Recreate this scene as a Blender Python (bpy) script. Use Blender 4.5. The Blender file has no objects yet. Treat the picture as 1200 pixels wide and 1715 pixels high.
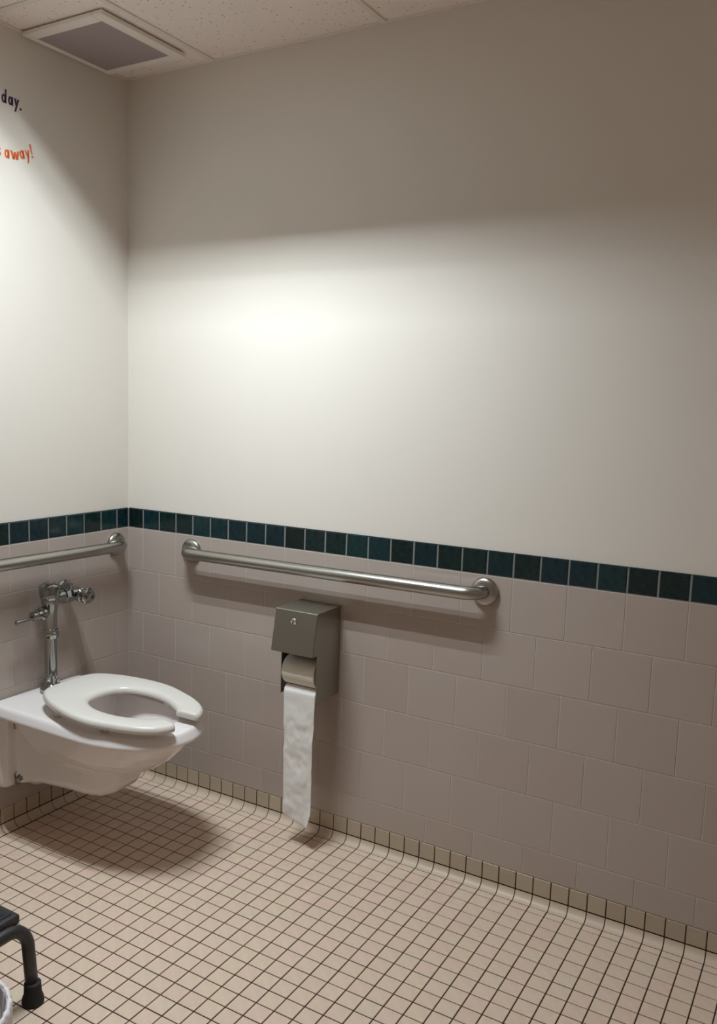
import bpy, bmesh, math, random
from mathutils import Vector, Matrix, noise as mnoise
random.seed(7)
R = math.radians
PI = math.pi
scn = bpy.context.scene
COL = scn.collection

# ---------------------------------------------------------------- camera
cam_data = bpy.data.cameras.new('camera')
cam = bpy.data.objects.new('camera', cam_data)
COL.objects.link(cam)
CR = Vector((0.85498114, 0.51788006, 0.02841630))      # right
CD = Vector((0.09413515, -0.10106552, -0.99041624))    # down
CF = Vector((-0.51004492, 0.84946218, -0.13515983))    # forward
CC = Vector((2.22105729, -2.26764338, 1.39293429))
FPX, PX, PY = 1449.99, 557.847, 868.555
m = Matrix(((CR.x, -CD.x, -CF.x, CC.x), (CR.y, -CD.y, -CF.y, CC.y), (CR.z, -CD.z, -CF.z, CC.z), (0, 0, 0, 1)))
cam.matrix_world = m
cam_data.sensor_fit = 'VERTICAL'
cam_data.sensor_height = 24.0
cam_data.lens = FPX / 1715.0 * 24.0
cam_data.shift_x = (600.0 - PX) / 1715.0
cam_data.shift_y = (PY - 857.5) / 1715.0
cam_data.clip_start = 0.02
scn.camera = cam

# ---------------------------------------------------------------- world, exposure
world = bpy.data.worlds.new('world')
scn.world = world
world.use_nodes = True
world.node_tree.nodes['Background'].inputs[0].default_value = (0, 0, 0, 1)
world.node_tree.nodes['Background'].inputs[1].default_value = 0.0
scn.view_settings.view_transform = 'Standard'
scn.view_settings.look = 'None'
scn.view_settings.gamma = 1.0
scn.view_settings.use_curve_mapping = False
scn.view_settings.exposure = 0.0
scn.cycles.use_denoising = True
scn.cycles.max_bounces = 12
scn.cycles.diffuse_bounces = 8
scn.cycles.sample_clamp_indirect = 4.0
LAMP_W = 21.6                    # watts of each of the two tubes in the ceiling light
LAMP_COL = (0.88, 0.985, 1.04)
TUBE_Y = .072                    # half the distance between the tubes
LAMP_H = .0600                    # height of the tubes above the ceiling plane
LAMP_D = .016                    # width of the glowing strip
BLADE_H = .064                   # height of the cross blades

# ---------------------------------------------------------------- room measures
T = 0.1524                       # six inch wall tile
G = T / 2                        # three inch border tile
F = T / 3                        # two inch floor tile
ZG0, ZG1 = 0.9203, 0.9920        # border course
ZCOVE = 0.0755                   # top of the base tiles
RC = 0.0235                      # radius of the cove
ZC = 2.4445                      # ceiling
XR, YF = 2.78, -2.90             # far ends of the room
AX, AY = 0.0705, 0.0563          # first border joint from the corner
FX0, FY0 = 0.0282, 0.0513        # first floor joints
PAINT = 0.006                    # paint lies behind the tile face

# ---------------------------------------------------------------- materials
def mat(name, base=(.8, .8, .8), rough=.5, metal=0.0, spec=.5, coat=0.0):
    M = bpy.data.materials.new(name)
    M.use_nodes = True
    b = M.node_tree.nodes['Principled BSDF']
    b.inputs['Base Color'].default_value = (*base, 1)
    b.inputs['Roughness'].default_value = rough
    b.inputs['Metallic'].default_value = metal
    b.inputs['Specular IOR Level'].default_value = spec
    b.inputs['Coat Weight'].default_value = coat
    return M
def nodes(M):
    return M.node_tree.nodes, M.node_tree.links, M.node_tree.nodes['Principled BSDF']
def noise(M, scale, detail=3, coord='Object', rough=.5):
    n, l, b = nodes(M)
    tc = n.new('ShaderNodeTexCoord')
    t = n.new('ShaderNodeTexNoise')
    t.inputs['Scale'].default_value = scale
    t.inputs['Detail'].default_value = detail
    t.inputs['Roughness'].default_value = rough
    l.new(tc.outputs[coord], t.inputs['Vector'])
    return t.outputs['Fac']
def bump(M, fac, strength, dist):
    n, l, b = nodes(M)
    bn = n.new('ShaderNodeBump')
    bn.inputs['Strength'].default_value = strength
    bn.inputs['Distance'].default_value = dist
    l.new(fac, bn.inputs['Height'])
    l.new(bn.outputs['Normal'], b.inputs['Normal'])
def ramp(M, fac, stops, target='Base Color'):
    n, l, b = nodes(M)
    r = n.new('ShaderNodeValToRGB')
    e = r.color_ramp.elements
    while len(e) < len(stops):
        e.new(.5)
    for el, (p, c) in zip(e, stops):
        el.position = p
        el.color = (*c, 1) if len(c) == 3 else c
    l.new(fac, r.inputs['Fac'])
    if target:
        l.new(r.outputs['Color'], b.inputs[target])
    return r.outputs['Color']
def each_random(M):
    """a value of its own for each piece, whether an object or an island of a joined mesh"""
    n, l, b = nodes(M)
    oi = n.new('ShaderNodeObjectInfo')
    ge = n.new('ShaderNodeNewGeometry')
    a = n.new('ShaderNodeMath'); a.operation = 'ADD'
    l.new(oi.outputs['Random'], a.inputs[0]); l.new(ge.outputs['Random Per Island'], a.inputs[1])
    f = n.new('ShaderNodeMath'); f.operation = 'FRACT'
    l.new(a.outputs[0], f.inputs[0])
    return f.outputs[0]

M_PAINT = mat('wall_paint', (.70, .652, .59), .55, spec=.3)
bump(M_PAINT, noise(M_PAINT, 420, 3), .08, .001)
M_TILE = mat('almond_glaze', (.50, .45, .425), .22)
ramp(M_TILE, each_random(M_TILE), [(0, (.400, .330, .290)), (.5, (.41, .345, .305)), (1, (.42, .355, .315))])
bump(M_TILE, noise(M_TILE, 14, 1), .06, .002)
M_GREEN = mat('green_glaze', (.012, .04, .045), .13, spec=.45)
n_, l_, b_ = nodes(M_GREEN)
_r = each_random(M_GREEN)
_c1 = ramp(M_GREEN, _r, [(0, (.005, .013, .012)), (.3, (.006, .018, .017)), (.6, (.006, .019, .025)), (1, (.007, .026, .028))], None)
_mx = n_.new('ShaderNodeMix'); _mx.data_type = 'RGBA'; _mx.blend_type = 'MULTIPLY'
_mx.inputs['Factor'].default_value = 1
l_.new(_c1, _mx.inputs['A'])
_c2 = ramp(M_GREEN, noise(M_GREEN, 60, 5), [(.25, (.7, .7, .7)), (.75, (1.5, 1.5, 1.5))], None)
l_.new(_c2, _mx.inputs['B'])
l_.new(_mx.outputs['Result'], b_.inputs['Base Color'])
bump(M_GREEN, noise(M_GREEN, 45, 2), .12, .002)
M_GROUT = mat('wall_grout', (.52, .455, .405), .85, spec=.2)
M_FGROUT = mat('floor_grout', (.034, .020, .012), .85, spec=.2)
M_FTILE = mat('floor_tile_body', (.42, .34, .285), .42)
n_, l_, b_ = nodes(M_FTILE)
_c1 = ramp(M_FTILE, each_random(M_FTILE), [(0, (.665, .500, .400)), (.35, (.67, .520, .408)), (.65, (.66, .528, .405)), (1, (.685, .510, .420))], None)
_mx = n_.new('ShaderNodeMix'); _mx.data_type = 'RGBA'; _mx.blend_type = 'MULTIPLY'
_mx.inputs['Factor'].default_value = 1
_c2 = ramp(M_FTILE, noise(M_FTILE, 40, 4), [(.3, (.94, .94, .94)), (.7, (1.04, 1.04, 1.04))], None)
l_.new(_c1, _mx.inputs['A']); l_.new(_c2, _mx.inputs['B'])
l_.new(_mx.outputs['Result'], b_.inputs['Base Color'])
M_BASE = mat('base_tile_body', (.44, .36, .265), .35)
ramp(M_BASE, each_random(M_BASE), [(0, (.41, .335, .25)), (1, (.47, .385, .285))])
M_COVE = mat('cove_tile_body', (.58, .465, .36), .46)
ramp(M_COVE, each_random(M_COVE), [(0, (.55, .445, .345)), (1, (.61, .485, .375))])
M_CHINA = mat('china', (.76, .71, .695), .12, coat=.2)
M_SEAT = mat('seat_plastic', (.645, .61, .565), .22)
M_CHROME = mat('chrome', (.36, .37, .37), .06, 1.0)
M_STEEL = mat('satin_steel', (.40, .385, .355), .30, 1.0)
bump(M_STEEL, noise(M_STEEL, 900, 2), .05, .0005)
M_BRUSH = mat('brushed_steel', (.36, .35, .30), .36, 1.0)
n_, l_, b_ = nodes(M_BRUSH)
_tc = n_.new('ShaderNodeTexCoord'); _mp = n_.new('ShaderNodeMapping')
_mp.inputs['Scale'].default_value = (6, 900, 900)
_t = n_.new('ShaderNodeTexNoise'); _t.inputs['Scale'].default_value = 1
l_.new(_tc.outputs['Object'], _mp.inputs['Vector']); l_.new(_mp.outputs['Vector'], _t.inputs['Vector'])
bump(M_BRUSH, _t.outputs['Fac'], .06, .0004)
M_POLISH = mat('polished_steel', (.85, .84, .82), .12, 1.0)
M_DARK = mat('dark_hole', (.01, .01, .01), .6)
M_RUBBER = mat('grey_rubber', (.36, .36, .35), .6)
M_PAPER = mat('tissue', (.78, .765, .74), .95, spec=.1)
bump(M_PAPER, noise(M_PAPER, 130, 3), .25, .002)
M_ROLL = mat('tissue_roll', (.76, .735, .65), .95, spec=.1)
M_CARD = mat('cardboard', (.35, .25, .16), .9, spec=.1)
M_BLACK = mat('black_enamel', (.018, .016, .018), .45)
ramp(M_BLACK, noise(M_BLACK, 500, 2), [(.4, (.012, .011, .013)), (.72, (.05, .045, .045))])
M_TREAD = mat('black_rubber', (.010, .010, .011), .75)
M_BAG = mat('white_bag', (.72, .69, .71), .38)
M_BIN = mat('bin_plastic', (.42, .38, .39), .5)
M_CTILE = mat('ceiling_tile', (.72, .66, .61), .9, spec=.1)
_vo = nodes(M_CTILE)[0].new('ShaderNodeTexVoronoi')
_vo.inputs['Scale'].default_value = 60
_tc = nodes(M_CTILE)[0].new('ShaderNodeTexCoord')
nodes(M_CTILE)[1].new(_tc.outputs['Object'], _vo.inputs['Vector'])
ramp(M_CTILE, _vo.outputs['Distance'], [(.08, (.22, .19, .17)), (.17, (.93, .83, .77))])
bump(M_CTILE, noise(M_CTILE, 160, 5, rough=.7), .8, .004)
M_GRID = mat('grid_white', (.78, .71, .65), .45)
M_VENTF = mat('vent_frame', (.82, .77, .71), .4)
M_VENTP = mat('vent_mesh', (.35, .29, .29), .6)
_vc = nodes(M_VENTP)[0].new('ShaderNodeTexChecker')
_vc.inputs['Scale'].default_value = 500
_tc = nodes(M_VENTP)[0].new('ShaderNodeTexCoord')
nodes(M_VENTP)[1].new(_tc.outputs['Object'], _vc.inputs['Vector'])
bump(M_VENTP, _vc.outputs['Fac'], .3, .001)
M_PURPLE = mat('purple_vinyl', (.045, .018, .060), .5)
M_ORANGE = mat('orange_vinyl', (.62, .13, .03), .5)
M_LAMP = mat('lamp_tube', (1, 1, 1), .4)
nodes(M_LAMP)[2].inputs['Emission Color'].default_value = (*LAMP_COL, 1)
nodes(M_LAMP)[2].inputs['Emission Strength'].default_value = 6.0
M_LOUVRE = mat('louvre_metal', (.55, .55, .55), .35, 1.0)

# ---------------------------------------------------------------- mesh helpers
def obj(name, me, material=None, parent=None, loc=(0, 0, 0), rot=(0, 0, 0), smooth=False):
    o = bpy.data.objects.new(name, me)
    COL.objects.link(o)
    o.location = loc
    o.rotation_euler = rot
    if parent:
        o.parent = parent
    if material and not me.materials:
        me.materials.append(material)
    if smooth:
        for p in me.polygons:
            p.use_smooth = True
    return o
def tag(o, label, cat=None, group=None, kind=None):
    o['label'] = label
    if cat: o['category'] = cat
    if group: o['group'] = group
    if kind: o['kind'] = kind
    return o
def thing(name, label, cat, loc=(0, 0, 0), group=None):
    o = bpy.data.objects.new(name, None)
    COL.objects.link(o)
    o.location = loc
    o.empty_display_size = .05
    return tag(o, label, cat, group)
def pyd(name, v, f):
    me = bpy.data.meshes.new(name)
    me.from_pydata([tuple(p) for p in v], [], f)
    me.update()
    return me
def fin(name, bm):
    bmesh.ops.recalc_face_normals(bm, faces=bm.faces)
    me = bpy.data.meshes.new(name)
    bm.to_mesh(me)
    bm.free()
    return me
def box(name, x0, x1, y0, y1, z0, z1, bev=0, seg=2):
    bm = bmesh.new()
    bmesh.ops.create_cube(bm, size=1)
    for v in bm.verts:
        v.co = Vector(((x0 + x1) / 2 + v.co.x * (x1 - x0), (y0 + y1) / 2 + v.co.y * (y1 - y0), (z0 + z1) / 2 + v.co.z * (z1 - z0)))
    if bev:
        bmesh.ops.bevel(bm, geom=list(bm.edges), offset=bev, segments=seg, affect='EDGES', profile=.5)
    return fin(name, bm)
def lathe_into(bm, prof, n=32, M=None):
    """prof: (r, z) pairs turned about local z, transformed by M"""
    rings = []
    for r, z in prof:
        rings.append([bm.verts.new((r * math.cos(2 * PI * k / n), r * math.sin(2 * PI * k / n), z)) for k in range(n)])
    new = [v for rg in rings for v in rg]
    for a, b in zip(rings, rings[1:]):
        for k in range(n):
            bm.faces.new((a[k], a[(k + 1) % n], b[(k + 1) % n], b[k]))
    bm.faces.new(rings[0][::-1]); bm.faces.new(rings[-1])
    if M:
        for v in new: v.co = M @ v.co
def lathe(name, prof, n=32, M=None):
    bm = bmesh.new()
    lathe_into(bm, prof, n, M)
    return fin(name, bm)
def axis_mat(p, d):
    d = Vector(d).normalized()
    return Matrix.Translation(p) @ d.to_track_quat('Z', 'Y').to_matrix().to_4x4()
def tube(name, path, r, n=20, caps=True):
    P = [Vector(p) for p in path]
    rad = r if isinstance(r, (list, tuple)) else [r] * len(P)
    bm = bmesh.new()
    rings = []
    t0 = (P[1] - P[0]).normalized()
    nrm = t0.orthogonal().normalized()
    for i, p in enumerate(P):
        t = ((P[i + 1] - P[i]) if i == 0 else (P[i] - P[i - 1]) if i == len(P) - 1 else (P[i + 1] - P[i]).normalized() + (P[i] - P[i - 1]).normalized()).normalized()
        nrm = (nrm - t * nrm.dot(t)).normalized()
        bn = t.cross(nrm)
        rings.append([bm.verts.new(p + (nrm * math.cos(2 * PI * k / n) + bn * math.sin(2 * PI * k / n)) * rad[i]) for k in range(n)])
    for a, b in zip(rings, rings[1:]):
        for k in range(n):
            bm.faces.new((a[k], a[(k + 1) % n], b[(k + 1) % n], b[k]))
    if caps:
        bm.faces.new(rings[0][::-1]); bm.faces.new(rings[-1])
    return fin(name, bm)
def bend(a, c, b, r, n=8):
    """points of a rounded corner at c between a and b"""
    a, b, c = Vector(a), Vector(b), Vector(c)
    u, w = (a - c).normalized(), (b - c).normalized()
    ang = u.angle(w)
    d = r / math.tan(ang / 2)
    o = c + (u + w).normalized() * (r / math.sin(ang / 2))
    s, e = c + u * d - o, c + w * d - o
    tot = s.angle(e)
    ax = s.cross(e).normalized()
    return [o + Matrix.Rotation(tot * k / n, 3, ax) @ s for k in range(n + 1)]
def smooth_by_angle(o, deg=35):
    me = o.data
    for p in me.polygons: p.use_smooth = True
    bm = bmesh.new(); bm.from_mesh(me)
    for e in bm.edges:
        if len(e.link_faces) == 2 and e.calc_face_angle(0) > R(deg):
            e.smooth = False
    bm.to_mesh(me); bm.free()
    return o
def tile_mesh(name, w, h, t=.007, b=.0012, seg=1):
    """a tile in the local xy plane, face at z = 0, edges eased, back left open against its bed"""
    v, f = [], []
    rings = [(0, -t), (0, -b)]
    for s in range(1, seg + 1):
        a = PI / 2 * s / seg
        rings.append((b * (1 - math.cos(a)), -b + b * math.sin(a)))
    for ins, z in rings:
        v += [(ins, ins, z), (w - ins, ins, z), (w - ins, h - ins, z), (ins, h - ins, z)]
    for k in range(len(rings) - 1):
        for q in range(4):
            a, bb = 4 * k + q, 4 * k + (q + 1) % 4
            f.append((a, bb, bb + 4, a + 4))
    k = 4 * (len(rings) - 1)
    f.append((k, k + 1, k + 2, k + 3))
    return pyd(name, v, f)
_tm = {}
def tile_cached(kind, w, h, material, b, seg=1):
    key = (kind, round(w, 4), round(h, 4))
    if key not in _tm:
        me = tile_mesh(kind, w, h, .0075, b, seg)
        me.materials.append(material)
        _tm[key] = me
    return _tm[key]

# ---------------------------------------------------------------- the room
floor = tag(obj('floor', box('floor', -.1, XR + .1, YF - .1, .1, -.1, -.0018), M_FGROUT),
            'beige floor of small square mosaic tiles with dark brown joints', 'floor', kind='structure')
wall_back = tag(obj('wall_back', box('wall_back', -.1, XR + .1, PAINT, .12, 0, 2.70), M_PAINT),
                'off-white painted wall above tiles, carrying the grab bar and paper dispenser', 'wall', kind='structure')
wall_left = tag(obj('wall_left', box('wall_left', -.12, -PAINT, YF - .1, PAINT, 0, 2.70), M_PAINT),
                'off-white painted wall above tiles, behind the toilet and flush valve', 'wall', kind='structure')
wall_right = tag(obj('wall_right', box('wall_right', XR, XR + .1, YF - .1, PAINT, 0, 2.70), M_PAINT),
                 'plain off-white painted wall facing the toilet', 'wall', kind='structure')
wall_front = tag(obj('wall_front', box('wall_front', -.12, XR + .1, YF - .1, YF, 0, 2.70), M_PAINT),
                 'plain off-white painted wall facing the grab bar', 'wall', kind='structure')
ceiling = tag(obj('ceiling', box('ceiling', -.1, XR + .1, YF - .1, .1, 2.64, 2.72), M_GRID),
              'suspended ceiling of speckled white lay-in tiles', 'ceiling', kind='structure')
for nm, w, bx_ in (('wall_right', wall_right, (XR - .008, XR, YF, 0)), ('wall_front', wall_front, (0, XR, YF, YF + .008))):
    tag(obj('tile_wainscot', box('tile_wainscot', *bx_, 0, ZG1), M_TILE, w), 'almond tiles on the lower wall')
# beds of the wall tiles (the joint colour)
tag(obj('tile_bed', box('tile_bed', -.0015, XR, .0007, .008, ZCOVE, ZG0, ), M_GROUT, wall_back), 'pale joints between the wall tiles')
tag(obj('tile_bed', box('tile_bed', -.008, -.0007, YF, .0015, ZCOVE, ZG0), M_GROUT, wall_left), 'pale joints between the wall tiles')
M_BGROUT = mat('border_grout', (.20, .20, .19), .85, spec=.2)
tag(obj('base_bed', box('base_bed', -.0015, XR, .0012, .008, .0, ZCOVE), M_FGROUT, wall_back), 'dark joints between the base tiles')
tag(obj('base_bed', box('base_bed', -.008, -.0012, YF, .0015, .0, ZCOVE), M_FGROUT, wall_left), 'dark joints between the base tiles')
tag(obj('border_bed', box('border_bed', -.0015, XR, .0009, .008, ZG0, ZG1 - .004), M_BGROUT, wall_back), 'grey joints between the border tiles')
tag(obj('border_bed', box('border_bed', -.008, -.0009, YF, .0015, ZG0, ZG1 - .004), M_BGROUT, wall_left), 'grey joints between the border tiles')

ROTB = (R(90), 0, 0)
ROTL = (R(90), 0, R(90))
def put_tile(kind, wall, s0, s1, z0, z1, material, gap, b, seg=1, jit=.0004):
    """a tile between s0 and s1 along the wall, measured from the corner"""
    w, h = s1 - s0 - gap, z1 - z0 - gap
    if w < .006: return
    me = tile_cached(kind, w, h, material, b, seg)
    d = random.uniform(0, jit)
    if wall is wall_back:
        obj(kind, me, None, wall, (s0 + gap / 2, -d, z0 + gap / 2), ROTB)
    else:
        obj(kind, me, None, wall, (d, -(s1 - gap / 2), z0 + gap / 2), ROTL)
def joints(first, step, end):
    a = [0.0]
    x = first
    while x < end - .004:
        a.append(x); x += step
    a.append(end)
    return a
for wall, first, end in ((wall_back, AX, XR), (wall_left, AY, -YF)):
    js = joints(first, G, end)
    for a, b in zip(js, js[1:]):
        put_tile('border_tile', wall, a, b, ZG0, ZG1, M_GREEN, .0022, .004, 3, .0008)
    odd = joints(first, T, end)
    even = joints(first + G, T, end)
    for k in range(6):
        js = odd if k % 2 == 0 else even
        z1 = ZG0 - k * T
        z0 = z1 - T if k < 5 else ZCOVE + .001
        for a, b in zip(js, js[1:]):
            put_tile('wall_tile', wall, a, b, z0, z1, M_TILE, .0020, .0010, 2)
# base tiles and coves
def cove_mesh(w):
    key = ('cove', round(w, 4))
    if key in _tm: return _tm[key]
    v, f = [], []
    N = 8
    arc = []
    for i in range(N + 1):
        a = PI / 2 * i / N
        arc.append((-RC + RC * math.cos(a), RC - RC * math.sin(a)))
    for y, z in arc: v += [(0, y, z), (w, y, z)]
    for i in range(N): f.append((2 * i, 2 * i + 1, 2 * i + 3, 2 * i + 2))
    for x in (0, w):
        n0 = len(v)
        for y, z in arc: v += [(x, y, z), (x, min(y + .004, .003), max(z - .004, -.004))]
        for i in range(N): f.append((n0 + 2 * i, n0 + 2 * i + 2, n0 + 2 * i + 3, n0 + 2 * i + 1))
    me = pyd('cove_tile', v, f)
    for p in me.polygons: p.use_smooth = p.index < N
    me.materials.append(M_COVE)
    _tm[key] = me
    return me
for wall, first, end in ((wall_back, FX0, XR), (wall_left, .0107, -YF)):
    js = joints(first, F, end)
    for a, b in zip(js, js[1:]):
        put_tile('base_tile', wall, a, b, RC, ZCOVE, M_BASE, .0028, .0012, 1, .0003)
        w = b - a - .0028
        if w < .006: continue
        if wall is wall_back:
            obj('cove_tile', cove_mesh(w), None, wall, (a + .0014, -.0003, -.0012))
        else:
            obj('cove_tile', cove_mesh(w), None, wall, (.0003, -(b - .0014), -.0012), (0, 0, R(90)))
# floor tiles: the largest in view one by one, the rest joined
def project(p):
    d = Vector(p) - CC
    z = d.dot(CF)
    if z < .05: return None
    return (FPX * d.dot(CR) / z + PX, FPX * d.dot(CD) / z + PY, z)
gx = [RC + .0016] + [FX0 + F * k for k in range(0, 80) if FX0 + F * k < XR - .004] + [XR]
gy = [RC + .0016] + [FY0 + F * k for k in range(0, 80) if FY0 + F * k < -YF - .004] + [-YF]
cells = []
for xa, xb in zip(gx, gx[1:]):
    for ya, yb in zip(gy, gy[1:]):
        if xb - xa < .008: continue
        q = [project((x, -y, 0)) for x, y in ((xa, ya), (xb, ya), (xb, yb), (xa, yb))]
        area = 0
        if all(q):
            cx, cy = sum(p[0] for p in q) / 4, sum(p[1] for p in q) / 4
            if 0 < cx < 1200 and 0 < cy < 1715:
                area = abs(sum(q[i][0] * q[(i + 1) % 4][1] - q[(i + 1) % 4][0] * q[i][1] for i in range(4))) / 2
        cells.append((area, xa, xb, ya, yb))
cells.sort(reverse=True)
rv, rf = [], []
for i, (area, xa, xb, ya, yb) in enumerate(cells):
    g = .0030
    w, h = xb - xa - g, yb - ya - g
    me = tile_cached('floor_tile', w, h, M_FTILE, .0009)
    loc = (xa + g / 2, -(yb - g / 2), random.uniform(-.0003, .0002))
    if i < 300:
        obj('floor_tile', me, None, floor, loc)
    else:
        n0 = len(rv)
        rv += [tuple(v.co + Vector(loc)) for v in me.vertices]
        rf += [tuple(k + n0 for k in p.vertices) for p in me.polygons]
tag(obj('floor_tile_field', pyd('floor_tile_field', rv, rf), M_FTILE, floor), 'beige square floor tiles farther off', kind='stuff')

# ---------------------------------------------------------------- ceiling grid, tiles
bx = [.366, .976, 1.586, 2.196, 2.806]
by = [-.552, -1.162, -1.772, -2.382, -2.992]
for x in bx:
    obj('grid_bar', box('grid_bar', x - .0085, x + .0085, YF, PAINT, ZC - .001, ZC + .030), M_GRID, ceiling)
for y in by:
    obj('grid_bar', box('grid_bar', -PAINT, XR, y - .0085, y + .0085, ZC - .0006, ZC + .0304), M_GRID, ceiling)
obj('wall_angle', box('wall_angle', -PAINT, XR, PAINT - .007, PAINT, ZC - .0018, ZC + .02), M_GRID, ceiling)
obj('wall_angle', box('wall_angle', -PAINT, .002, YF, PAINT, ZC - .0022, ZC + .02), M_GRID, ceiling)
ex, ey = [-PAINT] + bx + [XR], [PAINT] + by + [YF]
for i in range(6):
    for j in range(6):
        if i == 1 and j == 1: continue           # the light sits in this cell
        obj('ceiling_tile', box('ceiling_tile', ex[i] + .006, ex[i + 1] - .006, ey[j + 1] + .006, ey[j] - .006, ZC + .003, ZC + .016, .0015, 1), M_CTILE, ceiling)

# ---------------------------------------------------------------- ceiling light (two foot louvred troffer)
lx0, lx1, ly0, ly1 = .378, .964, -1.150, -.564
light = thing('ceiling_light', 'square recessed ceiling light with two tubes in metal reflectors', 'light', ((lx0 + lx1) / 2, (ly0 + ly1) / 2, ZC))
hx, hy = (lx1 - lx0) / 2, (ly1 - ly0) / 2
obj('housing', box('housing', -hx, hx, -hy, hy, LAMP_H + .032, LAMP_H + .036), M_GRID, light)
for s in (-1, 1):
    obj('side_plate', box('side_plate', -hx, hx, min(s * hy, s * 2 * TUBE_Y), max(s * hy, s * 2 * TUBE_Y), 0, .004), M_GRID, light)
for s in (-1, 1):
    yc, wy = s * TUBE_Y, TUBE_Y - .001
    bm = bmesh.new()
    prof = []
    for k in range(-8, 9):                        # parabolic trough, open below
        u = k / 8
        prof.append((yc + wy * u, (LAMP_H + .028) * (1 - abs(u) ** 3.0)))
    va = [bm.verts.new((-hx, y, z)) for y, z in prof]
    vb = [bm.verts.new((hx, y, z)) for y, z in prof]
    for k in range(len(prof) - 1):
        bm.faces.new((va[k], va[k + 1], vb[k + 1], vb[k]))
    bm.faces.new(va); bm.faces.new(vb[::-1])
    obj('reflector', fin('reflector', bm), M_LOUVRE, light)
    for k in (-1, 0, 1):
        obj('louvre_blade', box('louvre_blade', k * hx / 2 - .001, k * hx / 2 + .001, yc - wy, yc + wy, .002, BLADE_H), M_LOUVRE, light)
    obj('lamp_tube', tube('lamp_tube', [(-hx + .015, yc, LAMP_H + .010), (hx - .015, yc, LAMP_H + .010)], .008, 16), M_LAMP, light)
    ld = bpy.data.lights.new('lamp_light', 'AREA')
    ld.shape = 'RECTANGLE'
    ld.size, ld.size_y = 2 * hx - .04, LAMP_D
    ld.energy = LAMP_W
    ld.color = LAMP_COL
    lo = bpy.data.objects.new('lamp_light', ld)
    COL.objects.link(lo)
    lo.parent = light
    lo.location = (0, yc, LAMP_H)

# ---------------------------------------------------------------- ceiling vent
vent = thing('ceiling_vent', 'square white ceiling vent with a grey-violet mesh panel in the corner', 'vent', (.17, -.265, ZC))
vx0, vx1, vy0, vy1 = .004, .328, -.432, -.085
px0, px1, py0, py1 = .022, .291, -.394, -.114
def frame_bar(x0, x1, y0, y1):
    obj('vent_frame', box('vent_frame', x0 - .17, x1 - .17, y0 + .265, y1 + .265, -.014, -.0012, .0015, 1), M_VENTF, vent)
frame_bar(vx0, px0, vy0, vy1); frame_bar(px1, vx1, vy0, vy1)
frame_bar(px0, px1, vy0, py0); frame_bar(px0, px1, py1, vy1)
tag(obj('vent_panel', box('vent_panel', px0 - .17, px1 - .17, py0 + .265, py1 + .265, -.011, -.0015), M_VENTP, vent), 'grey-violet mesh panel')

# ---------------------------------------------------------------- grab bars
RB = .0190
def grab_bar(label, A, B, out):
    """A, B: flange centres on the wall; out: direction into the room"""
    A, B, out = Vector(A), Vector(B), Vector(out)
    o = thing('grab_bar', label, 'grab bar', A, 'grab bars around the toilet')
    d = .058
    a, b = Vector((0, 0, 0)) + out * .004, (B - A) + out * .004
    ca, cb = out * d, (B - A) + out * d
    path = [a] + bend(a, ca, cb, .046) + bend(ca, cb, b, .046) + [b]
    obj('bar', tube('bar', path, RB, 28), M_STEEL, o, smooth=True)
    for p in (Vector((0, 0, 0)), B - A):
        fl = obj('flange', lathe('flange', [(.0395, .0005), (.0405, .004), (.0395, .009), (.035, .0135), (.027, .016), (.0205, .017)], 40, axis_mat(p, out)), M_STEEL, o)
        smooth_by_angle(fl, 50)
    return o
grab_bar('long brushed steel grab bar above the toilet paper dispenser', (.2984, -.0004, .868), (1.3637, -.0004, .874), (0, -1, 0))
grab_bar('brushed steel grab bar above the flush valve behind the toilet', (.0004, -.066, .867), (.0004, -.980, .880), (1, 0, 0))

# ---------------------------------------------------------------- toilet
YC = -.422
toilet = thing('toilet', 'white wall-hung toilet with an open-front seat', 'toilet', (0, YC, 0))
NP = 64
def plan(x0, tip, hw, xm, sq=2.6):
    """closed outline: square-ish back at x0, widest hw from there to xm, rounded to the tip"""
    pts = []
    H = NP // 2
    for k in range(H):
        t = -PI / 2 + PI * k / (H - 1)
        c, s = math.cos(t), math.sin(t)
        pts.append((xm + (tip - xm) * abs(c) ** (2 / 2.15), hw * (abs(s) ** (2 / 2.15)) * (1 if s > 0 else -1)))
    for k in range(H):
        t = PI / 2 + PI * (k + .5) / H
        c, s = math.cos(t), math.sin(t)
        pts.append((xm - (xm - x0) * abs(c) ** (2 / 18), hw * (abs(s) ** (2 / 18)) * (1 if s > 0 else -1)))
    return pts
def loft_into(bm, rings):
    R_ = [[bm.verts.new((x, y, z)) for x, y in pts] for pts, z in rings]
    n = len(R_[0])
    for a, b in zip(R_, R_[1:]):
        for k in range(n):
            bm.faces.new((a[k], a[(k + 1) % n], b[(k + 1) % n], b[k]))
    bm.faces.new(R_[0][::-1]); bm.faces.new(R_[-1])
def loft(name, rings):
    bm = bmesh.new()
    loft_into(bm, rings)
    return fin(name, bm)
def rect_ring_x(x, hw, z0, z1, r=.02, yc=0, n=6):
    """rounded rectangle across the toilet, at distance x from the wall"""
    p = []
    for cx, cz, a0 in ((hw - r, z1 - r, 0), (-hw + r, z1 - r, 90), (-hw + r, z0 + r, 180), (hw - r, z0 + r, 270)):
        for k in range(n):
            a = R(a0 + 90 * k / (n - 1))
            p.append((x, yc + cx + r * math.cos(a), cz + r * math.sin(a)))
    return p
def loft3(name, rings):
    bm = bmesh.new()
    R_ = [[bm.verts.new(p) for p in ring] for ring in rings]
    n = len(R_[0])
    for a, b in zip(R_, R_[1:]):
        for k in range(n):
            bm.faces.new((a[k], a[(k + 1) % n], b[(k + 1) % n], b[k]))
    bm.faces.new(R_[0][::-1]); bm.faces.new(R_[-1])
    return fin(name, bm)
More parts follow.
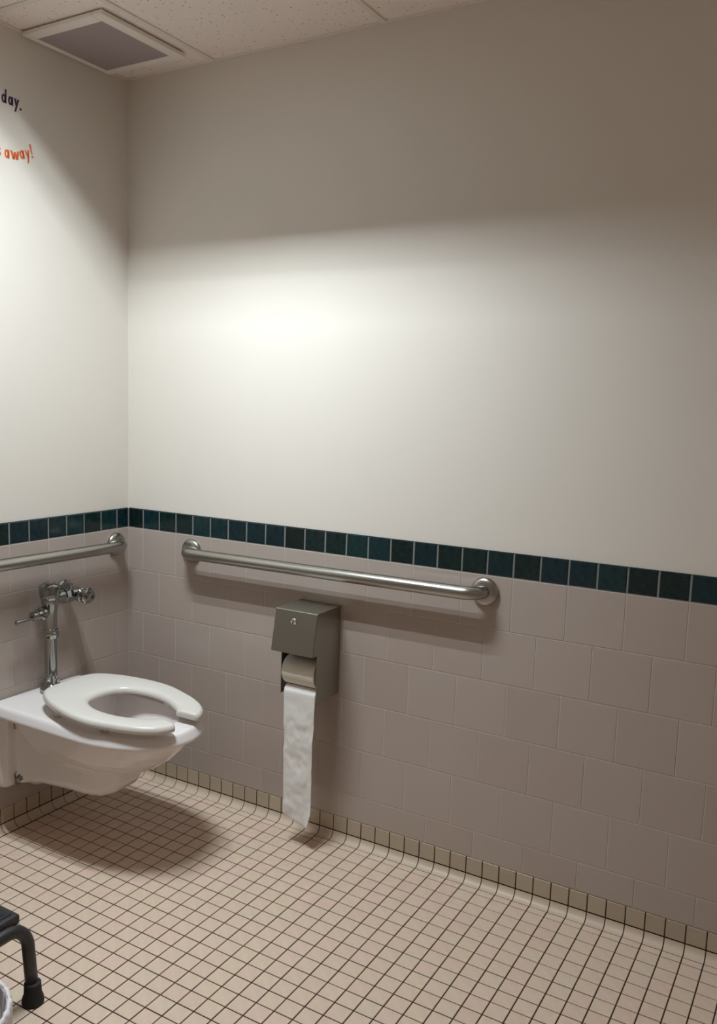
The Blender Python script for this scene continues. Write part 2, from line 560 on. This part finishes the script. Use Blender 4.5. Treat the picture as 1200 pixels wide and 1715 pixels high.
solids = [
    # rim and deck slab
    loft('s', [(plan(.004, .648, .186, .36), .3995), (plan(.002, .657, .194, .36), .403), (plan(.002, .657, .195, .36), .410), (plan(.003, .647, .186, .36), .429), (plan(.004, .643, .181, .36), .435), (plan(.006, .636, .174, .36), .437)]),
    # bowl
    loft('s', [(plan(.20, .40, .060, .30), .252), (plan(.16, .455, .092, .31), .264), (plan(.13, .515, .122, .33), .290), (plan(.11, .562, .140, .34), .322), (plan(.09, .598, .152, .35), .356), (plan(.08, .620, .160, .36), .384), (plan(.08, .628, .165, .36), .403)]),
    # trap hanging below the bowl
    loft3('s', [rect_ring_x(.01, .105, .150, .40, .03), rect_ring_x(.10, .100, .165, .39, .03), rect_ring_x(.22, .092, .170, .36, .035), rect_ring_x(.30, .088, .172, .34, .035), rect_ring_x(.355, .080, .178, .33, .035), rect_ring_x(.395, .068, .196, .32, .032), rect_ring_x(.420, .050, .222, .30, .028)]),
    # plate against the wall
    loft3('s', [rect_ring_x(.002, .172, .150, .41, .03), rect_ring_x(.030, .168, .154, .41, .03), rect_ring_x(.046, .150, .166, .41, .03)]),
    # ribs that join plate and trap
    loft3('s', [rect_ring_x(.03, .125, .152, .40, .03), rect_ring_x(.075, .108, .160, .40, .03), rect_ring_x(.13, .098, .168, .40, .03)]),
    # outlet boss under the plate
    lathe('s', [(.055, .004), (.055, .040), (.045, .062), (.02, .075)], 28, axis_mat((0, -.02, .178), (1, 0, 0))),
]
inner = loft('s', [(plan(.33, .40, .030, .36), .268), (plan(.300, .430, .048, .36), .290), (plan(.272, .475, .072, .37), .330), (plan(.246, .530, .102, .38), .385), (plan(.228, .572, .127, .385), .432), (plan(.225, .576, .130, .385), .445)])
tmp = []
for s in solids + [inner]:
    o = bpy.data.objects.new('tmp', s); COL.objects.link(o); tmp.append(o)
def applied(o):
    dg = bpy.context.evaluated_depsgraph_get()
    return bpy.data.meshes.new_from_object(o.evaluated_get(dg))
bm = bmesh.new()
for o in tmp[:-1]: bm.from_mesh(o.data)
me = bpy.data.meshes.new('china'); bm.to_mesh(me); bm.free()
base = bpy.data.objects.new('tmp', me); COL.objects.link(base); tmp.append(base)
md = base.modifiers.new('u', 'REMESH'); md.mode = 'VOXEL'; md.voxel_size = .0036
bpy.context.view_layer.update()
base.data = applied(base); base.modifiers.clear()
md = base.modifiers.new('sm', 'SMOOTH'); md.factor = .5; md.iterations = 4
md = base.modifiers.new('b', 'BOOLEAN'); md.operation = 'DIFFERENCE'; md.solver = 'EXACT'; md.object = tmp[len(solids)]
md = base.modifiers.new('r', 'REMESH'); md.mode = 'VOXEL'; md.voxel_size = .0032
md = base.modifiers.new('s2', 'SMOOTH'); md.factor = .5; md.iterations = 4
bpy.context.view_layer.update()
china = applied(base)
china.name = 'bowl'
for o in tmp: bpy.data.objects.remove(o)
china.materials.clear()
bowl = obj('bowl', china, M_CHINA, toilet, smooth=True)
# mounting bolts
for yy, zz in ((-.110, .184), (-.110, .366), (.110, .184)):
    b = obj('bolt', lathe('bolt', [(.026, .0), (.026, .003), (.0225, .005), (.0205, .003)], 24, axis_mat((.044, yy, zz), (1, 0, 0))), M_STEEL, toilet)
    smooth_by_angle(b)
    obj('nut', lathe('nut', [(.0135, .0), (.0135, .010), (.0075, .013), (.0075, .017), (.004, .018)], 6, axis_mat((.046, yy, zz), (1, 0, 0))), M_CHROME, b)
# seat: a horseshoe swept from one prong round the back to the other
so = [(.648, -.052), (.643, -.072), (.626, -.100), (.594, -.126), (.548, -.149), (.495, -.166), (.440, -.180), (.380, -.182), (.320, -.174), (.255, -.156), (.205, -.133), (.172, -.108), (.156, -.080), (.152, -.045), (.152, 0)]
si = [(.568, -.046), (.560, -.055), (.541, -.068), (.512, -.082), (.485, -.093), (.450, -.100), (.415, -.101), (.388, -.098), (.360, -.090), (.338, -.079), (.322, -.066), (.311, -.050), (.306, -.034), (.303, -.016), (.303, 0)]
so += [(x, -y) for x, y in so[-2::-1]]
si += [(x, -y) for x, y in si[-2::-1]]
def dens(pts, n=4):
    out = []
    for i in range(len(pts) - 1):
        p0, p1, p2, p3 = pts[max(i - 1, 0)], pts[i], pts[i + 1], pts[min(i + 2, len(pts) - 1)]
        for k in range(n):
            t = k / n
            out.append(tuple(.5 * ((2 * b) + (-a + c) * t + (2 * a - 5 * b + 4 * c - d) * t * t + (-a + 3 * b - 3 * c + d) * t ** 3) for a, b, c, d in zip(p0, p1, p2, p3)))
    out.append(pts[-1])
    return out
so, si = dens(so), dens(si)
ZS0, ZS1 = .4525, .4755
bm = bmesh.new()
secs = []
NS = len(so)
def section(o2, i2, pull):
    o2, i2 = Vector(o2), Vector(i2)
    w = (i2 - o2)
    L = w.length
    w = w / L
    p = []
    e, e2 = .010, .014
    prof = [(.004, ZS0), (.0, ZS0 + .004), (.0, ZS1 - .012), (.0025, ZS1 - .005), (.008, ZS1 - .001), (.014, ZS1),
            (L - .020, ZS1 - .0005), (L - .010, ZS1 - .003), (L - .003, ZS1 - .008), (L, ZS1 - .014), (L, ZS0 + .003), (L - .003, ZS0)]
    mid = L / 2
    for s, z in prof:
        s = mid + (s - mid) * (1 - pull)
        zz = (ZS0 + ZS1) / 2 + (z - (ZS0 + ZS1) / 2) * (1 - pull)
        q = o2 + w * s
        p.append((q.x, q.y, zz))
    return p
def end_dir(a, b):
    d = Vector((a[0] - b[0], a[1] - b[1])); return d.normalized()
rings = []
dv = Vector((0, 1))
for f_, pull in ((.010, .45), (.0085, .2), (.005, .06)):
    sgn = dv * f_
    rings.append(section((so[0][0], so[0][1] + f_), (si[0][0], si[0][1] + f_), pull))
for a, b in zip(so, si): rings.append(section(a, b, 0))
for f_, pull in ((.005, .06), (.0085, .2), (.010, .45)):
    rings.append(section((so[-1][0], so[-1][1] - f_), (si[-1][0], si[-1][1] - f_), pull))
rings = [[(x, y, z + .042 * (.632 - x)) for x, y, z in r] for r in rings]      # the seat rises a little to its hinge
seat = obj('seat', loft3('seat', rings), M_SEAT, toilet, (0, -.010, 0))
smooth_by_angle(seat, 50)
for yy in (-.062, .062):
    h = obj('hinge', box('hinge', .132, .170, yy - .016, yy + .016, .4365, .476, .006, 3), M_SEAT, toilet)
    smooth_by_angle(h)
for x, yy in ((.46, -.145), (.46, .120), (.26, -.140), (.26, .110)):
    obj('bumper', box('bumper', x - .012, x + .012, yy - .007, yy + .007, .436, .4535 + .042 * (.632 - x), .003, 2), M_SEAT, toilet)

# ---------------------------------------------------------------- flush valve
VX, VY = .072, YC
valve = thing('flush_valve', 'chrome flush valve with a lever and stop above the toilet', 'flush valve', (VX, VY, .437))
def vpart(name, prof, p=(0, 0, 0), d=(0, 0, 1), n=32, material=M_CHROME, parent=None, ang=30):
    q = Vector(p) - Vector((0, 0, .437))
    o = obj(name, lathe(name, prof, n, axis_mat(q, d)), material, parent or valve)
    return smooth_by_angle(o, ang)
vpart('spud_washer', [(.0345, .4365), (.0355, .440), (.0355, .4475), (.034, .450)], material=M_RUBBER)
vpart('spud_cover', [(.034, .4495), (.0335, .455), (.029, .462), (.0235, .467), (.0225, .474), (.0225, .480), (.020, .482)])
vpart('pipe', [(.0193, .470), (.0193, .632)])
vpart('coupling', [(.0200, .615), (.0255, .617), (.0265, .622), (.0265, .634), (.0245, .638), (.0245, .646), (.021, .648)], n=16, ang=15)
body = vpart('valve_body', [(.0215, .646), (.0215, .700), (.024, .716), (.0265, .724), (.0265, .742), (.030, .746), (.031, .750), (.031, .760)])
cap = vpart('cap', [(.0315, .757), (.0335, .759), (.0335, .783), (.0325, .787), (.027, .791), (.020, .794), (.020, .7965), (.012, .7985), (.002, .799)], n=40, ang=18)
# lever side, towards the free end of the wall
lev = vpart('lever_socket', [(.014, .010), (.0165, .022), (.0215, .026), (.0215, .036), (.017, .040), (.0165, .052), (.0125, .055), (.0125, .062), (.015, .064), (.015, .070), (.008, .073)], (0, 0, .702), (0, -1, -.05), 20, ang=20)
vpart('lever', [(.0045, .070), (.0055, .074), (.0058, .118), (.0075, .126), (.0075, .131), (.005, .133)], (0, 0, .702), (0, -1, -.09), 20)
# tail towards the corner and the stop
vpart('tail', [(.0215, .012), (.0205, .030), (.0195, .070), (.0195, .110)], (0, 0, .742), (0, 1, 0))
vpart('tail_nut', [(.0195, .052), (.0250, .054), (.0260, .058), (.0260, .078), (.0245, .081), (.0200, .083)], (0, 0, .742), (0, 1, 0), 8, ang=15)
stop = vpart('stop', [(.018, -.070), (.018, -.030), (.0235, -.026), (.0235, .020), (.0205, .024), (.0205, .034)], (0, .118, .738), (1, 0, 0))
vpart('stop_cap', [(.0250, .030), (.0270, .033), (.0270, .044), (.0245, .049), (.0195, .051), (.0185, .058), (.0120, .060), (.0110, .054), (.001, .054)], (0, .118, .738), (1, 0, 0), 24, parent=None, ang=20)
vpart('stop_bonnet', [(.0150, .010), (.0150, .026), (.0125, .032), (.0125, .038), (.004, .041)], (.0, .078, .742), (-.1, .1, 1), 20)
vpart('wall_escutcheon', [(.038, .0006), (.037, .005), (.030, .009), (.020, .011)], (-VX, .118, .738), (1, 0, 0))

# ---------------------------------------------------------------- paper dispenser
DX0, DX1 = .7490, .8985
disp = thing('paper_dispenser', 'brushed steel toilet paper dispenser with a sloping locked hood', 'dispenser', ((DX0 + DX1) / 2, 0, .484))
DO = Vector(((DX0 + DX1) / 2, 0, .484))
def dbox(name, x0, x1, y0, y1, z0, z1, material=M_BRUSH, bev=.0006):
    return obj(name, box(name, x0 - DO.x, x1 - DO.x, y0, y1, z0 - DO.z, z1 - DO.z, bev, 1), material, disp)
def prism(name, prof, x0, x1):
    """prof: (y, z) outline pushed along x"""
    n = len(prof)
    v = [(x0 - DO.x, y, z - DO.z) for y, z in prof] + [(x1 - DO.x, y, z - DO.z) for y, z in prof]
    f = [tuple(range(n)), tuple(range(2 * n - 1, n - 1, -1))] + [(i, (i + 1) % n, n + (i + 1) % n, n + i) for i in range(n)]
    bm = bmesh.new(); bm.from_mesh(pyd(name, v, f))
    return fin(name, bm)
def prism_b(name, prof, x0, x1):
    me = prism(name, prof, x0, x1)
    bm = bmesh.new(); bm.from_mesh(me)
    ed = [e for e in bm.edges if all(abs(v.co.y + .139) < 1e-4 for v in e.verts)]
    bmesh.ops.bevel(bm, geom=ed, offset=.0022, segments=3, affect='EDGES', profile=.5)
    return fin(name, bm)
dbox('back_plate', DX0 + .001, DX1 - .001, -.0030, -.0006, .484, .760)
obj('side_panel', prism('side_panel', [(-.001, .484), (-.108, .484), (-.108, .640), (-.118, .700), (-.118, .755), (-.001, .755)], DX0 + .0012, DX0 + .0026), M_BRUSH, disp)
obj('side_panel', prism('side_panel', [(-.001, .484), (-.134, .484), (-.134, .7605), (-.001, .7615)], DX1 - .0026, DX1 - .0012), M_BRUSH, disp)
hood = obj('hood', prism_b('hood', [(-.001, .7636), (-.139, .7620), (-.1625, .634), (-.160, .634), (-.1375, .7595), (-.001, .7610)], DX0, DX1), M_BRUSH, disp)
for x in (DX0, DX1 - .0012):
    obj('hood_cheek', prism('hood_cheek', [(-.115, .7612), (-.1388, .7612), (-.1618, .634), (-.130, .634)], x, x + .0012), M_BRUSH, hood)
hood_n = Vector((0, -(.7620 - .634), -(.1625 - .139))).normalized()
lp = Vector((.819, -.1448, .7295)) - DO
lk = obj('lock', lathe('lock', [(.0105, .0), (.0105, .0016), (.0092, .0046), (.0055, .0062), (.001, .0066)], 28, axis_mat(lp, hood_n)), M_POLISH, disp)
smooth_by_angle(lk)
obj('keyhole', box('keyhole', lp.x - .0012, lp.x + .0012, lp.y - .0076, lp.y - .004, lp.z - .0058, lp.z + .0025), M_DARK, lk)
for y, z in ((-.088, .563), (-.104, .498)):
    obj('spindle', lathe('spindle', [(.006, 0), (.006, DX1 - DX0 - .014)], 12, axis_mat((DX0 + .007 - DO.x, y, z - DO.z), (1, 0, 0))), M_DARK, disp)
# rolls
def roll(label, y, z, r, x0, x1, grp, rc=.0215):
    o = thing('toilet_roll', label, 'toilet roll', ((x0 + x1) / 2, y, z), grp)
    L = (x1 - x0)
    q = lathe('paper', [(rc, .0), (r - .002, .0), (r, .002), (r, L - .002), (r - .002, L), (rc, L)], 48, axis_mat((-L / 2, 0, 0), (1, 0, 0)))
    smooth_by_angle(obj('paper', q, M_ROLL, o), 30)
    obj('core', lathe('core', [(rc + .0004, -.0006), (rc + .0004, L + .0006)], 24, axis_mat((-L / 2, 0, 0), (1, 0, 0))), M_CARD, o)
    return o
roll('full toilet roll under the dispenser hood', -.088, .563, .0455, .768, .8855, 'toilet rolls in the dispenser')
rl = roll('thin toilet roll with a long sheet hanging down to the floor', -.104, .498, .0205, .776, .889, 'toilet rolls in the dispenser', .0165)
# hanging sheet
RO = Vector(((.776 + .889) / 2, -.104, .498))
v, f = [], []
NU, NV = 26, 120
RW = .0211
path = []
for k in range(10):
    a = PI / 2 * (1 - k / 10) + .0
    path.append((RO.y - (RW) * math.cos(a), RO.z + RW * math.sin(a)))
zb = .064
for k in range(NV - 10 + 1):
    t = k / (NV - 10)
    z = RO.z - t * (RO.z - zb)
    y = RO.y - RW + .004 * math.sin(t * 5) * t + .010 * t ** 3
    path.append((y, z))
x0, x1 = .7745, .8885
for i, (y, z) in enumerate(path):
    t = max(0, i - 10) / (NV - 10)
    xa, xb = x0 + .004 * t, x1 - .0075 * min(1, t * 2.2)
    for k in range(NU + 1):
        s = k / NU
        x = xa + (xb - xa) * s
        q = Vector((x * 26, z * 16, 0))
        cr = (.0032 * mnoise.noise(q) + .0016 * mnoise.noise(q * 2.7) + .0022 * math.sin(7 * s) * mnoise.noise(Vector((z * 20, 5, 0)))) * min(1, t * 5)
        zz = z
        cut = .097 - (.024 * min(1, s / .86)) + (.045 * ((s - .86) / .14) ** 1.5 if s > .86 else 0)
        if zz < cut: zz = cut
        yy = y + cr - (.012 * max(0, s - .75) / .25 * max(0, (t - .8) / .2))
        v.append((x - RO.x, yy - RO.y, zz - RO.z))
for i in range(len(path) - 1):
    for k in range(NU):
        a = i * (NU + 1) + k
        zs = [v[q][2] for q in (a, a + 1, a + NU + 2, a + NU + 1)]
        if max(zs) - min(zs) < 1e-6: continue
        f.append((a, a + 1, a + NU + 2, a + NU + 1))
sheet = obj('sheet', pyd('sheet', v, f), M_PAPER, rl, smooth=True)
md = sheet.modifiers.new('t', 'SOLIDIFY'); md.thickness = .0005; md.offset = 0
tag(sheet, 'long strip of white tissue hanging from the roll')

# ---------------------------------------------------------------- lettering on the wall
def ring_strip(cx, cy, rx, ry, w, a0=0, a1=360, n=28):
    out = []
    for k in range(n):
        t0, t1 = R(a0 + (a1 - a0) * k / n), R(a0 + (a1 - a0) * (k + 1) / n)
        q = []
        for t, s in ((t0, 1), (t1, 1), (t1, -1), (t0, -1)):
            q.append((cx + (rx + s * w / 2) * math.cos(t), cy + (ry + s * w / 2) * math.sin(t)))
        out.append(q)
    return out
def stroke(x0, y0, x1, y1, w, hor=True):
    return [[(x0 - w / 2, y0), (x0 + w / 2, y0), (x1 + w / 2, y1), (x1 - w / 2, y1)]]
def dot(cx, cy, r):
    return [[(cx + r * math.cos(2 * PI * k / 16), cy + r * math.sin(2 * PI * k / 16)) for k in range(16)]]
W = .25
GL = {
    'a': ring_strip(.34, .5, .225, .385, .24) + stroke(.64, 0, .64, 1, W),
    'd': ring_strip(.34, .5, .225, .385, .24) + stroke(.64, 0, .64, 1.62, W),
    'y': stroke(.13, 1, .40, .12, W) + stroke(.66, 1, .24, -.52, W),
    'w': stroke(.12, 1, .34, 0, W) + stroke(.34, 0, .55, .86, W) + stroke(.55, .86, .76, 0, W) + stroke(.76, 0, .98, 1, W),
    's': ring_strip(.32, .73, .17, .17, .19, 20, 270, 18) + ring_strip(.32, .28, .18, .18, .19, -160, 90, 18),
    '!': [[(.10, .42), (.24, .42), (.30, 1.62), (.04, 1.62)]] + dot(.17, .13, .145),
    '.': dot(.17, .13, .145),
}
def letters(label, material, items, hgt, grp):
    """items: (glyph, y of its left edge, z of its baseline, tilt in degrees, width factor)"""
    y0, z0 = items[0][1], items[0][2]
    o = thing('wall_lettering', label, 'lettering', (-PAINT, y0, z0), grp)
    for g, y, z, tilt, wf in items:
        bm = bmesh.new()
        for poly in GL[g]:
            top = [bm.verts.new((px * hgt * wf, py * hgt, .0009)) for px, py in poly]
            bot = [bm.verts.new((px * hgt * wf, py * hgt, .0001)) for px, py in poly]
            bm.faces.new(top); bm.faces.new(bot[::-1])
            for k in range(len(poly)):
                bm.faces.new((top[k], bot[k], bot[(k + 1) % len(poly)], top[(k + 1) % len(poly)]))
        me = fin('letter', bm)
        me.transform(Matrix.Rotation(R(tilt), 4, 'Z'))
        obj('letter', me, material, o, (0, y - y0, z - z0), ROTL)
    return o
letters('purple wall lettering that reads day.', M_PURPLE, [('d', -.5030, 2.2275, -2, .93), ('a', -.4800, 2.2275, -3, .93), ('y', -.4595, 2.2268, -4, .93), ('.', -.4395, 2.2225, -4, 1)], .0245, 'lettering on the wall')
letters('orange wall lettering that reads s away!', M_ORANGE, [('s', -.5225, 2.0745, -2, .95), ('a', -.4960, 2.0742, 1, .93), ('w', -.4735, 2.0755, 6, 1.22), ('a', -.4395, 2.0838, 11, .93), ('y', -.4185, 2.0885, 13, .93), ('!', -.3975, 2.0955, 15, .95)], .0242, 'lettering on the wall')

# ---------------------------------------------------------------- step stool
sx1, sy1 = .700, -1.058
SXW, SYW = .290, .400
stool = thing('step_stool', 'black metal step stool with a ribbed rubber tread', 'step stool', (sx1 - SXW / 2, sy1 - SYW / 2, 0))
SO = Vector((sx1 - SXW / 2, sy1 - SYW / 2, 0))
pl = obj('platform', box('platform', -SXW / 2, SXW / 2, -SYW / 2, SYW / 2, .196, .222, .008, 3), M_BLACK, stool)
smooth_by_angle(pl)
tr = obj('tread', box('tread', -SXW / 2 + .014, SXW / 2 - .014, -SYW / 2 + .014, SYW / 2 - .014, .2215, .2245, .001, 1), M_TREAD, stool)
for k in range(16):
    yy = -SYW / 2 + .030 + k * (SYW - .06) / 15
    obj('rib', box('rib', -SXW / 2 + .022, SXW / 2 - .022, yy - .004, yy + .004, .2243, .2258, .0005, 1), M_TREAD, tr)
for s in (1, -1):
    xx = s * (SXW / 2 + .004)
    top = .194
    fa, fb = Vector((s * (SXW / 2 + .018), SYW / 2 + .014, .016)), Vector((s * (SXW / 2 + .018), -SYW / 2 - .014, .016))
    ta, tb = Vector((xx, SYW / 2 + .010, top)), Vector((xx, -SYW / 2 - .010, top))
    for a, b, sg in ((fa, ta, 1), (fb, tb, -1)):
        mid = Vector((xx, 0, top))
        path = [mid] + bend(mid, b, a, .055, 12) + [a]
        leg = obj('leg', tube('leg', path, .0146, 20), M_BLACK, stool, smooth=True)
        d = (b - a).normalized()
        fo = obj('rubber_foot', lathe('rubber_foot', [(.0240, .0), (.0250, .004), (.0240, .014), (.0200, .025), (.0190, .050), (.0150, .053)], 24, Matrix.Translation((a.x - .0005 * s, a.y, .0003)) @ Matrix.Rotation(0, 4, 'X')), M_TREAD, leg)
        smooth_by_angle(fo, 40)

# ---------------------------------------------------------------- waste bin
bc = Vector((.862, -1.368, 0))
HB, RBN = .240, .122
bin_ = thing('waste_bin', 'small round waste bin with a white plastic bag folded over its rim', 'waste bin', bc)
obj('bin_body', lathe('bin_body', [(.001, .006), (.088, .006), (.112, HB - .004), (.1145, HB - .004), (.091, .0005), (.001, .0005)][::-1], 48), M_BIN, bin_, smooth=False)
smooth_by_angle(bin_.children[0], 40)
bm = bmesh.new()
N = 144
prof = [(.080, .030), (.100, .120), (.108, HB - .050), (.1115, HB - .014), (.1135, HB + .001), (.1175, HB + .004), (.1215, HB - .001), (.1225, HB - .012), (.1200, HB - .050), (.1165, HB - .085)]
rings = []
for j, (r, z) in enumerate(prof):
    ring = []
    for k in range(N):
        a = 2 * PI * k / N
        rr = r + (.0016 * math.sin(23 * a + j) + .0012 * math.sin(41 * a - 1.7 * j)) * (1 if j not in (4, 5) else .6)
        zz = z + (.006 * math.sin(7 * a) + .004 * math.sin(17 * a) if j == len(prof) - 1 else .0012 * math.sin(31 * a + 2 * j))
        ring.append(bm.verts.new((rr * math.cos(a), rr * math.sin(a), zz)))
    rings.append(ring)
for a, b in zip(rings, rings[1:]):
    for k in range(N): bm.faces.new((a[k], a[(k + 1) % N], b[(k + 1) % N], b[k]))
bm.faces.new(rings[0])
bag = obj('bag', fin('bag', bm), M_BAG, bin_, smooth=True)
tag(bag, 'white plastic bag folded over the rim')
